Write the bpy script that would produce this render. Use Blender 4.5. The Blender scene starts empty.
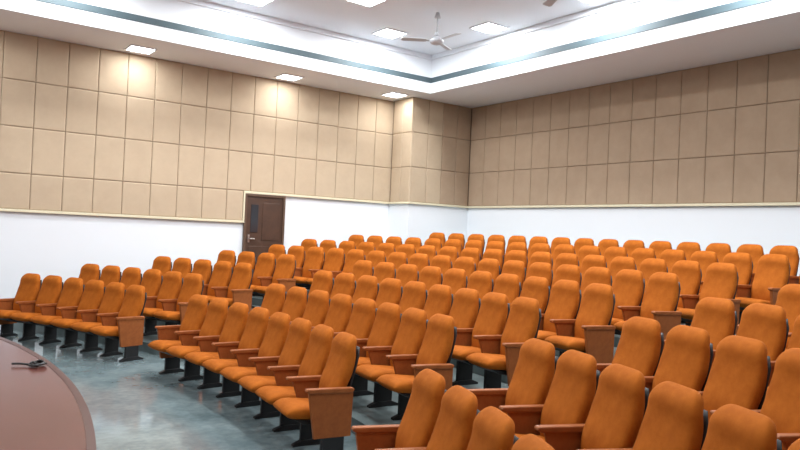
import bpy, bmesh, math, random
from mathutils import Vector, Matrix
random.seed(3)
scene=bpy.context.scene
scene.view_settings.view_transform='Standard'

# ------------------------------------------------------------------ materials
def mat(name,col,rough=0.6,noise=None,bump=0.0,bscale=80,spec=0.5,metal=0.0,emis=None,coat=0,sheen=0,ramp=(0.35,0.68)):
    m=bpy.data.materials.new(name); m.use_nodes=True
    nt=m.node_tree; b=nt.nodes['Principled BSDF']
    b.inputs['Base Color'].default_value=(*col,1)
    b.inputs['Roughness'].default_value=rough
    b.inputs['Metallic'].default_value=metal
    b.inputs['Specular IOR Level'].default_value=spec
    b.inputs['Coat Weight'].default_value=coat
    b.inputs['Sheen Weight'].default_value=sheen
    if emis:
        b.inputs['Emission Color'].default_value=(*emis[0],1)
        b.inputs['Emission Strength'].default_value=emis[1]
    tc=nt.nodes.new('ShaderNodeTexCoord')
    if noise:
        col2,sc,det=noise
        n=nt.nodes.new('ShaderNodeTexNoise'); n.inputs['Scale'].default_value=sc; n.inputs['Detail'].default_value=det
        n.inputs['Roughness'].default_value=0.65
        r=nt.nodes.new('ShaderNodeValToRGB')
        r.color_ramp.elements[0].position=ramp[0]; r.color_ramp.elements[1].position=ramp[1]
        r.color_ramp.elements[0].color=(*col,1); r.color_ramp.elements[1].color=(*col2,1)
        nt.links.new(tc.outputs['Object'],n.inputs['Vector'])
        nt.links.new(n.outputs['Fac'],r.inputs['Fac'])
        nt.links.new(r.outputs['Color'],b.inputs['Base Color'])
    if bump>0:
        n2=nt.nodes.new('ShaderNodeTexNoise'); n2.inputs['Scale'].default_value=bscale; n2.inputs['Detail'].default_value=3
        bp=nt.nodes.new('ShaderNodeBump'); bp.inputs['Strength'].default_value=bump; bp.inputs['Distance'].default_value=0.01
        nt.links.new(tc.outputs['Object'],n2.inputs['Vector'])
        nt.links.new(n2.outputs['Fac'],bp.inputs['Height'])
        nt.links.new(bp.outputs['Normal'],b.inputs['Normal'])
    return m
M_orange=mat('orange_fabric',(0.34,0.088,0.008),0.85,noise=((0.43,0.120,0.013),9,4),bump=0.25,bscale=300,spec=0.12,sheen=0.0)
M_wood=mat('arm_wood',(0.25,0.070,0.016),0.55,noise=((0.32,0.097,0.024),14,5),spec=0.3)
M_black=mat('black_plastic',(0.010,0.010,0.011),0.5)
M_white=mat('white_paint',(0.80,0.84,0.88),0.75,bump=0.05,bscale=40)
M_ceil=mat('ceiling_paint',(0.76,0.83,0.89),0.8,bump=0.03)
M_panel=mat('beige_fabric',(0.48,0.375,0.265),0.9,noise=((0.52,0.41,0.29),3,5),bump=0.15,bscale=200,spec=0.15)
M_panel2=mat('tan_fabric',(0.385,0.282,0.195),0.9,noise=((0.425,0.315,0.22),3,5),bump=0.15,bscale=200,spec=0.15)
M_back=mat('panel_backing',(0.17,0.12,0.08),0.9)
M_cream=mat('cream_trim',(0.70,0.64,0.46),0.5)
M_strip=mat('grille_strip',(0.065,0.10,0.115),0.6)
def stone():
    m=mat('floor_stone',(0.125,0.17,0.182),0.10,noise=((0.23,0.29,0.30),1.9,12),spec=0.7,ramp=(0.36,0.66))
    nt=m.node_tree; b=nt.nodes['Principled BSDF']
    src=b.inputs['Base Color'].links[0].from_socket
    tc=nt.nodes.new('ShaderNodeTexCoord'); n=nt.nodes.new('ShaderNodeTexNoise'); n.inputs['Scale'].default_value=14; n.inputs['Detail'].default_value=5
    r=nt.nodes.new('ShaderNodeValToRGB'); r.color_ramp.elements[0].position=0.36; r.color_ramp.elements[1].position=0.64
    r.color_ramp.elements[0].color=(0.88,0.89,0.90,1); r.color_ramp.elements[1].color=(1.06,1.06,1.05,1)
    mx=nt.nodes.new('ShaderNodeMix'); mx.data_type='RGBA'; mx.blend_type='MULTIPLY'; mx.inputs['Factor'].default_value=1
    nt.links.new(tc.outputs['Object'],n.inputs['Vector']); nt.links.new(n.outputs['Fac'],r.inputs['Fac'])
    nt.links.new(src,mx.inputs['A']); nt.links.new(r.outputs['Color'],mx.inputs['B']); nt.links.new(mx.outputs['Result'],b.inputs['Base Color'])
    return m
M_floor=stone()
M_tier=mat('tier_stone',(0.13,0.17,0.17),0.3,noise=((0.21,0.26,0.26),3,9))
M_stage=mat('stage_red',(0.090,0.027,0.022),0.25,noise=((0.12,0.039,0.032),2.5,6),spec=0.5)
M_rim=mat('stage_rim',(0.06,0.018,0.015),0.35)
M_door=mat('door_wood',(0.055,0.026,0.015),0.45,noise=((0.078,0.037,0.021),5,6))
M_frame=mat('door_frame_wood',(0.10,0.055,0.033),0.5)
M_glass=mat('vision_glass',(0.03,0.03,0.035),0.1)
M_metal=mat('steel',(0.6,0.6,0.6),0.3,metal=1)
M_fan=mat('fan_paint',(0.46,0.48,0.51),0.4)
M_lamp=mat('lamp_diffuser',(0.9,0.9,0.9),0.5,emis=((0.95,0.98,1),16))

# ------------------------------------------------------------------ helpers
def new_obj(name,bm,mats,smooth=False):
    me=bpy.data.meshes.new(name); 
    bmesh.ops.recalc_face_normals(bm,faces=bm.faces)
    bm.to_mesh(me); bm.free()
    for m in mats: me.materials.append(m)
    if smooth:
        for p in me.polygons: p.use_smooth=True
    o=bpy.data.objects.new(name,me); scene.collection.objects.link(o); return o
def box(bm,x0,x1,y0,y1,z0,z1,mi=0,bevel=0,mtx=None):
    v=[bm.verts.new((x,y,z)) for x in (x0,x1) for y in (y0,y1) for z in (z0,z1)]
    idx=[(0,1,3,2),(4,6,7,5),(0,4,5,1),(2,3,7,6),(0,2,6,4),(1,5,7,3)]
    fs=[bm.faces.new([v[i] for i in f]) for f in idx]
    for f in fs: f.material_index=mi
    if mtx: bmesh.ops.transform(bm,matrix=mtx,verts=v)
    if bevel>0:
        es=list({e for f in fs for e in f.edges})
        r=bmesh.ops.bevel(bm,geom=es,offset=bevel,segments=2,affect='EDGES',profile=0.5)
        for f in r['faces']: f.material_index=mi
def boxobj(name,x0,x1,y0,y1,z0,z1,m,bevel=0):
    bm=bmesh.new(); box(bm,x0,x1,y0,y1,z0,z1,0,bevel); return new_obj(name,bm,[m])
def prism_xy(bm,pts,z0,z1,mi=0):
    a=[bm.verts.new((x,y,z0)) for x,y in pts]; b=[bm.verts.new((x,y,z1)) for x,y in pts]
    n=len(pts)
    f=[bm.faces.new(a[::-1]),bm.faces.new(b)]
    for i in range(n): f.append(bm.faces.new((a[i],a[(i+1)%n],b[(i+1)%n],b[i])))
    for q in f: q.material_index=mi
def prism_xz(bm,pts,y0,y1,mi=0,bevel=0):
    a=[bm.verts.new((x,y0,z)) for x,z in pts]; b=[bm.verts.new((x,y1,z)) for x,z in pts]
    n=len(pts); f=[bm.faces.new(a[::-1]),bm.faces.new(b)]
    for i in range(n): f.append(bm.faces.new((a[i],a[(i+1)%n],b[(i+1)%n],b[i])))
    for q in f: q.material_index=mi
    if bevel>0:
        es=list({e for q in f for e in q.edges})
        r=bmesh.ops.bevel(bm,geom=es,offset=bevel,segments=2,affect='EDGES',profile=0.5)
        for q in r['faces']: q.material_index=mi
def loft(bm,rings,mi=0,n=20,p=3.2,smooth=True):
    R=[]
    for c,u,v in rings:
        ring=[]
        for i in range(n):
            t=2*math.pi*i/n
            cu=math.copysign(abs(math.cos(t))**(2/p),math.cos(t)); cv=math.copysign(abs(math.sin(t))**(2/p),math.sin(t))
            ring.append(bm.verts.new(c+u*cu+v*cv))
        R.append(ring)
    fs=[bm.faces.new(R[0][::-1]),bm.faces.new(R[-1])]
    for a,b in zip(R[:-1],R[1:]):
        for i in range(n):
            fs.append(bm.faces.new((a[i],a[(i+1)%n],b[(i+1)%n],b[i])))
    for f in fs: f.material_index=mi; f.smooth=smooth

# ------------------------------------------------------------------ chair
# local +x = towards the back of the hall, origin on the floor under the top of the backrest
def chair_mesh(name,left_end=False,right_end=False):
    bm=bmesh.new()
    V=Vector
    rings=[]
    z0,z1=0.40,1.06
    N=26
    nx=V((1,0,-0.27)).normalized()
    for i in range(N+1):
        t=i/N
        t=1-(1-t)**1.6
        z=z0+(z1-z0)*t
        x=-0.03+(z-z1)*0.27
        w=0.200+0.026*math.sin(min(1,t/0.75)*math.pi*0.6)
        if t>0.55: w-=0.028*((t-0.55)/0.45)
        th=0.050+0.012*math.sin(t*math.pi)
        x-=0.022*math.exp(-((t-0.28)/0.16)**2)
        x-=0.020*math.exp(-((t-0.86)/0.10)**2)
        if t>0.78:
            s=(t-0.78)/0.22; k=(1-s**2.4)**(1/2.4) if s<1 else 0
            w=(w-0.10)+0.10*k
            th*=max((1-s**3.5)**0.5 if s<1 else 0,0.22)
        if t<0.08: th*=0.6+5*t
        rings.append((V((x,0,z)),nx*th,V((0,w,0))))
    loft(bm,rings,0,28,3.6)
    rings=[]
    for i in range(9):
        t=i/8; z=0.36+0.60*t; x=0.032+(z-z1)*0.27
        w=0.195+0.012*math.sin(t*math.pi)
        if i==8: w*=0.85
        rings.append((V((x,0,z)),nx*(0.016 if i<8 else 0.006),V((0,w,0))))
    loft(bm,rings,2,16,4)
    rings=[]
    for i in range(15):
        t=i/14; x=-0.66+0.50*t; 
        zc=0.432-0.055*t
        th=0.066
        w=0.222
        if t<0.25:
            s=1-t/0.25; th*=max((1-s**2.2)**0.5 if s<1 else 0,0.25); w*=(1-0.12*s**2.5); zc-=0.016*s
        if t>0.9: th*=0.8
        rings.append((V((x,0,zc)),V((0,0,th)),V((0,w,0))))
    loft(bm,rings,0,24,3.2)
    prism_xz(bm,[(-0.60,0.372),(-0.20,0.315),(-0.20,0.285),(-0.50,0.315)],-0.19,0.19,2,0.006)
    def arm(y,end):
        w=0.030
        prism_xz(bm,[(-0.52,0.640),(-0.53,0.618),(-0.50,0.600),(-0.10,0.585),(-0.08,0.618),(-0.10,0.632)],y-w,y+w,1,0.009)
        s=0.016 if not end else 0.02
        prism_xz(bm,[(-0.47,0.604),(-0.12,0.590),(-0.15,0.27),(-0.36,0.27)] if not end else
                    [(-0.50,0.604),(-0.09,0.590),(-0.10,0.21),(-0.44,0.21)],y-s,y+s,1,0.005)
        box(bm,-0.37,-0.16,y-0.018,y+0.018,0.015,0.28,2,0.004)
        prism_xz(bm,[(-0.44,0.0),(-0.44,0.02),(-0.35,0.055),(-0.17,0.055),(-0.08,0.02),(-0.08,0.0)],y-0.028,y+0.028,2,0.003)
    arm(-0.265,left_end)
    if right_end: arm(0.265,True)
    box(bm,-0.29,-0.24,-0.255,0.235 if not right_end else 0.255,0.262,0.292,2)
    bmesh.ops.recalc_face_normals(bm,faces=bm.faces)
    me=bpy.data.meshes.new(name); bm.to_mesh(me); bm.free()
    for m in (M_orange,M_wood,M_black): me.materials.append(m)
    return me
me_mid=chair_mesh('auditorium_chair_mid')
me_l=chair_mesh('auditorium_chair_low_end',left_end=True)
me_r=chair_mesh('auditorium_chair_high_end',right_end=True)

CX,CY,R0=-8.44,7.13,12.0
PITCH,SP=1.02,0.53
ZT=[0,0.155,0.32,0.47,0.61,0.745,0.88,1.01]
NR=8
YW,XW,YM,XM=14.04,11.7,-3.2,-6.5
BX,BY=9.84,13.22
EYE=1.98
def add_chair(me,R,th,z):
    o=bpy.data.objects.new('auditorium_chair',me); scene.collection.objects.link(o)
    o.location=(CX+R*math.cos(th),CY+R*math.sin(th),z); o.rotation_euler=(0,0,th)
near_start=[-16.8,-15.4,-15.2,-14.3,-14.4,-14.4,-14.4,-14.4]
for k in range(NR):
    R=R0+PITCH*k; z=ZT[k]
    d=SP/R
    def run(ths):
        ths=sorted(ths)
        for i,t in enumerate(ths):
            add_chair(me_l if i==0 else (me_r if i==len(ths)-1 else me_mid),R,t,z)
    def ok_far(th):
        x,y=CX+R*math.cos(th),CY+R*math.sin(th)
        return y<13.55 and not (y>12.75 and x>9.15)
    a0,a1=math.radians(-8.3),math.radians(9.4)
    n=max(7,int((a1-a0)/d+0.36))
    mid=[a0+d*i for i in range(n+1)]
    if k>=4:
        th=mid[-1]+d
        while ok_far(th): mid.append(th); th+=d
        run(mid)
    else:
        run(mid)
        ths=[]; th=math.radians(17.3)
        while ok_far(th): ths.append(th); th+=d
        run(ths)
    ths=[]; th=math.radians(near_start[k])
    while CY+R*math.sin(th)>(1.0 if k==0 else -0.6): ths.append(th); th-=d
    run(ths)

# ------------------------------------------------------------------ room shell
boxobj('floor',XM-0.2,XW+0.2,YM-0.2,YW+0.2,-0.2,0,M_floor)
bm=bmesh.new()
for k in range(1,NR):
    R=R0+PITCH*k-0.76
    pts=[]
    for i in range(61):
        y=YM+(YW-YM)*i/60; pts.append((CX+math.sqrt(R*R-(y-CY)**2),y))
    pts+= [(XW,YW),(XW,YM)]
    prism_xy(bm,pts,ZT[k-1],ZT[k])
new_obj('floor_tiers',bm,[M_tier])
boxobj('floor_landing',5.85,7.2,13.3,YW,0.40,ZT[5]+0.003,M_tier)
boxobj('wall_left',XM-0.2,XW+0.2,YW,YW+0.2,0,6.4,M_white)
boxobj('wall_back',XW,XW+0.2,YM,YW,0,6.4,M_white)
boxobj('wall_right',XM-0.2,XW+0.2,YM-0.2,YM,0,6.4,M_white)
boxobj('wall_front',XM-0.2,XM,YM,YW,0,6.4,M_white)
ZC=6.14; ZS=EYE+3.04*1.08
boxobj('ceiling',XM-0.2,XW+0.2,YM-0.2,YW+0.2,ZC,ZC+0.2,M_ceil)
boxobj('wall_corner_column',BX,XW,BY,YW,0,ZS,M_white)
SX,SY=9.86,12.6   # inner edges of the dropped soffit
bm=bmesh.new()
box(bm,XM,XW,SY,YW,ZS,ZC); box(bm,SX,XW,YM,SY,ZS,ZC); box(bm,XM,SX,YM,YM+1.5,ZS,ZC)
new_obj('ceiling_soffit',bm,[M_white])
bm=bmesh.new()
zs0,zs1=EYE+3.27*1.08,EYE+3.27*1.08+0.115
box(bm,XM,SX-0.012,SY-0.012,SY,zs0,zs1); box(bm,SX-0.012,SX,YM+1.5,SY,zs0,zs1)
new_obj('trim_fascia_strip',bm,[M_strip])
bm=bmesh.new()
box(bm,XM,SX-0.02,SY-0.02,SY,ZS,ZS+0.04); box(bm,SX-0.02,SX,YM+1.5,SY,ZS,ZS+0.04)
box(bm,XM,SX-0.05,SY-0.05,SY,ZC-0.10,ZC); box(bm,SX-0.05,SX,YM+1.5,SY,ZC-0.10,ZC)
new_obj('trim_fascia_moulding',bm,[M_white])

# padded acoustic panels
CW=0.5265; RH=0.767*1.08; PT=0.045
ZB3=ZS-3*RH; ZB4=ZB3-0.59*1.08
def pad(bm,O,U,N,u0,u1,z0,z1,mi=0):
    g=0.003; t=PT; 
    def P(u,z,n): return O+U*u+N*n+Vector((0,0,z))
    lv=[(g,0),(g,t*0.7),(g+0.006,t*0.9),(g+0.022,t)]
    R=[]
    for ins,n in lv:
        R.append([bm.verts.new(P(u0+ins,z0+ins,n)),bm.verts.new(P(u1-ins,z0+ins,n)),bm.verts.new(P(u1-ins,z1-ins,n)),bm.verts.new(P(u0+ins,z1-ins,n))])
    for a,b in zip(R[:-1],R[1:]):
        for i in range(4):
            f=bm.faces.new((a[i],a[(i+1)%4],b[(i+1)%4],b[i])); f.material_index=mi
    f=bm.faces.new(R[-1]); f.material_index=mi
def backing(bm,O,U,N,u0,u1,z0,z1,mi):
    v=[bm.verts.new(O+U*u+N*0.012+Vector((0,0,z))) for u,z in ((u0,z0),(u1,z0),(u1,z1),(u0,z1))]
    f=bm.faces.new(v); f.material_index=mi
rows3=[(ZB3+RH*i,ZB3+RH*(i+1)) for i in range(3)]
DX0,DX1=6.04,6.99
bm=bmesh.new(); O=Vector((0,YW,0)); U=Vector((1,0,0)); N=Vector((0,-1,0))
x=BX
while x-CW>XM:
    for r in rows3: pad(bm,O,U,N,x-CW,x,r[0],r[1])
    x-=CW
backing(bm,O,U,N,XM,BX,ZB3,ZS,1)
xs=[BX-CW*i for i in range(40) if XM<BX-CW*i<DX0-0.05]
prev=DX0-0.035
for xx in xs:
    pad(bm,O,U,N,xx,prev,ZB4,ZB3); prev=xx
backing(bm,O,U,N,XM,DX0-0.035,ZB4,ZB3,1)
new_obj('trim_acoustic_panels_left',bm,[M_panel,M_back])
bm=bmesh.new()
O=Vector((BX,0,0)); U=Vector((0,1,0)); N=Vector((-1,0,0))
for i in range(2):
    w=(YW-PT-BY)/2
    for r in rows3: pad(bm,O,U,N,BY-PT+w*i+0.0,BY-PT+w*(i+1),r[0],r[1])
backing(bm,O,U,N,BY-0.005,YW,ZB3,ZS,1)
O=Vector((0,BY,0)); U=Vector((1,0,0)); N=Vector((0,-1,0))
w=(XW-PT-BX)/4
for i in range(4):
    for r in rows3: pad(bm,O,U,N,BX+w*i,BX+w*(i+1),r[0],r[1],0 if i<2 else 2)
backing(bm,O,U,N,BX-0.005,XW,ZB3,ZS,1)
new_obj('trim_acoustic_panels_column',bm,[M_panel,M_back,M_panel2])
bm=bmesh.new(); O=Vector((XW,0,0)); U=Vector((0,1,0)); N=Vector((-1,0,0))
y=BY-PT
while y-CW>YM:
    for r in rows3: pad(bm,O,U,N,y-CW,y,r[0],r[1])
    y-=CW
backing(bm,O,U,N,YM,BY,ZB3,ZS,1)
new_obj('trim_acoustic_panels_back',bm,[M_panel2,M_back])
bm=bmesh.new(); d=0.065; h=0.05
box(bm,XM,DX0,YW-d,YW,ZB4-h,ZB4,0,0.006)
box(bm,DX0-0.035,DX0,YW-d,YW,ZB4,ZB3-h,0,0.004)
box(bm,DX0-0.035,BX,YW-d,YW,ZB3-h,ZB3,0,0.006)
box(bm,BX-d,BX,BY-d,YW-d,ZB3-h,ZB3,0,0.006)
box(bm,BX,XW,BY-d,BY,ZB3-h,ZB3,0,0.006)
box(bm,XW-d,XW,YM,BY-d,ZB3-h,ZB3,0,0.006)
new_obj('trim_panel_ledge',bm,[M_cream])

# door
bm=bmesh.new(); zt=ZB3-h-0.005; zb=ZT[5]+0.003
YD=YW-0.001
box(bm,DX0,DX0+0.05,YD-0.07,YD,zb,zt,0,0.005); box(bm,DX1-0.05,DX1,YD-0.07,YD,zb,zt,0,0.005)
box(bm,DX0+0.05,DX1-0.05,YD-0.07,YD,zt-0.05,zt,0,0.005)
box(bm,DX0+0.05,DX1-0.05,YD-0.04,YD,zb,zt-0.05,1)
for (a,b,c,e) in ((0.12,0.83,0.12,0.85),(0.42,0.83,0.98,1.80)):
    box(bm,DX0+a,DX0+b,YD-0.052,YD-0.038,zb+c,min(zb+e,zt-0.12),1,0.006)
box(bm,DX0+0.15,DX0+0.32,YD-0.050,YD-0.038,zb+1.15,zb+1.75,2,0.003)
box(bm,DX0+0.10,DX0+0.14,YD-0.055,YD-0.038,zb+0.93,zb+1.10,3,0.003)
box(bm,DX0+0.10,DX0+0.24,YD-0.10,YD-0.085,zb+1.0,zb+1.025,3,0.005)
box(bm,DX0+0.105,DX0+0.135,YD-0.10,YD-0.05,zb+1.0,zb+1.025,3)
new_obj('door_1',bm,[M_frame,M_door,M_glass,M_metal])

# ------------------------------------------------------------------ stage
SAX,SCY,SR=1.40,7.4,12.5
def arc(R,n,y0,y1):
    return [(SAX-SR+math.sqrt(R*R-(y-SCY)**2),y) for y in [y0+(y1-y0)*i/n for i in range(n+1)]]
y0=YM+0.01; y1=YW-0.01
bm=bmesh.new(); ZST=0.486
o=arc(SR,80,y0,y1)
inn=[(x-0.06,y) for x,y in o]
prism_xy(bm,[(XM+0.01,y0)]+inn+[(XM+0.01,y1)],0,ZST)
for i in range(len(o)-1):
    prism_xy(bm,[inn[i],o[i],o[i+1],inn[i+1]],ZST-0.08,ZST+0.004,1)
new_obj('stage',bm,[M_stage,M_rim])

cu=bpy.data.curves.new('coiled_cable','CURVE'); cu.dimensions='3D'; cu.bevel_depth=0.011; cu.bevel_resolution=2
s=cu.splines.new('POLY'); pts=[]
for i in range(90):
    t=i/89; a_=t*2*math.pi*3.2; r=0.04+0.05*t
    pts.append((math.cos(a_)*r-(0.25*max(0,t-0.85)/0.15),math.sin(a_)*r*1.3,0.013+0.028*(1-t)+0.006*math.sin(a_*2.3)+0.006))
s.points.add(len(pts)-1)
for p,q in zip(s.points,pts): p.co=(*q,1)
co=bpy.data.objects.new('coiled_cable',cu); cu.materials.append(M_black); scene.collection.objects.link(co); co.location=(1.24,7.85,ZST)

# ------------------------------------------------------------------ lamps
def downlight(x,y,z,s,power):
    bm=bmesh.new()
    h=s/2; f=0.03
    box(bm,-h,h,-h,h,-0.012,-0.002,1)
    for q in ((-h-f,h+f,-h-f,-h),(-h-f,h+f,h,h+f),(-h-f,-h,-h,h),(h,h+f,-h,h)): box(bm,*q,-0.02,0,0)
    o=new_obj('ceiling_light_panel',bm,[M_white,M_lamp]); o.location=(x,y,z)
    l=bpy.data.lights.new('light_source','AREA'); l.shape='SQUARE'; l.size=s; l.energy=power; l.color=(0.955,0.98,1.0)
    lo=bpy.data.objects.new('light_source',l); scene.collection.objects.link(lo); lo.parent=o; lo.location=(0,0,-0.03)
for X in (-2.6,0.5,3.6,6.7,9.35): downlight(X,13.5 if X<9 else 13.3,ZS,0.42,14)
for X,Y in ((2.1,11.8),(5.1,11.8),(8.1,11.8),(6.6,10.4),(9.3,10.1),(9.3,7.6),(9.35,5.0),(9.35,2.2),(6.6,7.6),(6.6,5.0),(6.6,2.2),(3.6,9.4),(3.6,7.0),(3.6,4.3),(3.6,1.6),(0.5,8.6),(0.5,4.3),(-2.7,8.6),(-2.7,4.3)):
    downlight(X,Y,ZC,0.5,88 if X>9 else 74)

# ------------------------------------------------------------------ fans
def fan(x,y,rot):
    bm=bmesh.new(); V=Vector
    def cyl(r0,r1,z0,z1,n=20):
        loft(bm,[(V((0,0,z0)),V((r0,0,0)),V((0,r0,0))),(V((0,0,z1)),V((r1,0,0)),V((0,r1,0)))],0,n,2)
    cyl(0.06,0.03,-0.10,0); cyl(0.016,0.016,-0.42,-0.08); cyl(0.05,0.03,-0.44,-0.38)
    loft(bm,[(V((0,0,-0.60+0.02*i)),V((r,0,0)),V((0,r,0))) for i,r in enumerate((0.05,0.10,0.125,0.135,0.13,0.11,0.08,0.05))],0,24,2)
    for j in range(3):
        a=rot+j*2*math.pi/3
        m=Matrix.Rotation(a,4,'Z')@Matrix.Translation((0,0,-0.53))@Matrix.Rotation(math.radians(11),4,'X')
        box(bm,0.10,0.24,-0.02,0.02,-0.004,0.004,0,0,m)
        v=[(0.2,-0.05),(0.62,-0.075),(0.66,-0.05),(0.66,0.05),(0.62,0.07),(0.2,0.05)]
        vs=[bm.verts.new(m@V((p[0],p[1],0.006))) for p in v]+[bm.verts.new(m@V((p[0],p[1],-0.002))) for p in v]
        bm.faces.new(vs[:6]); bm.faces.new(vs[6:][::-1])
        for i in range(6): bm.faces.new((vs[i],vs[(i+1)%6],vs[6+(i+1)%6],vs[6+i]))
    ob=new_obj('ceiling_fan',bm,[M_fan]); ob.location=(x,y,ZC)
S=1.08
fan(7.4*S,9.35*S,0.5); fan(7.1*S,6.3*S,1.1); fan(3.8*S,7.6*S,0.2); fan(3.8*S,3*S,0.8)

# ------------------------------------------------------------------ world & camera
w=bpy.data.worlds.new('world'); scene.world=w; w.use_nodes=True
w.node_tree.nodes['Background'].inputs['Color'].default_value=(0.8,0.88,1,1)
w.node_tree.nodes['Background'].inputs['Strength'].default_value=0.3
cam=bpy.data.cameras.new('camera'); co=bpy.data.objects.new('camera',cam); scene.collection.objects.link(co)
scene.camera=co
cam.sensor_width=36; cam.lens=695/800*36
yaw,pitch,roll=math.radians(36),math.radians(0.82),math.radians(2.5)
f=Vector((math.sin(yaw)*math.cos(pitch),math.cos(yaw)*math.cos(pitch),math.sin(pitch)))
r0=Vector((math.cos(yaw),-math.sin(yaw),0)); u0=r0.cross(f)
up=u0*math.cos(roll)-r0*math.sin(roll); rt=r0*math.cos(roll)+u0*math.sin(roll)
m=Matrix((( rt.x,up.x,-f.x,0),(rt.y,up.y,-f.y,0),(rt.z,up.z,-f.z,EYE),(0,0,0,1)))
co.matrix_world=m
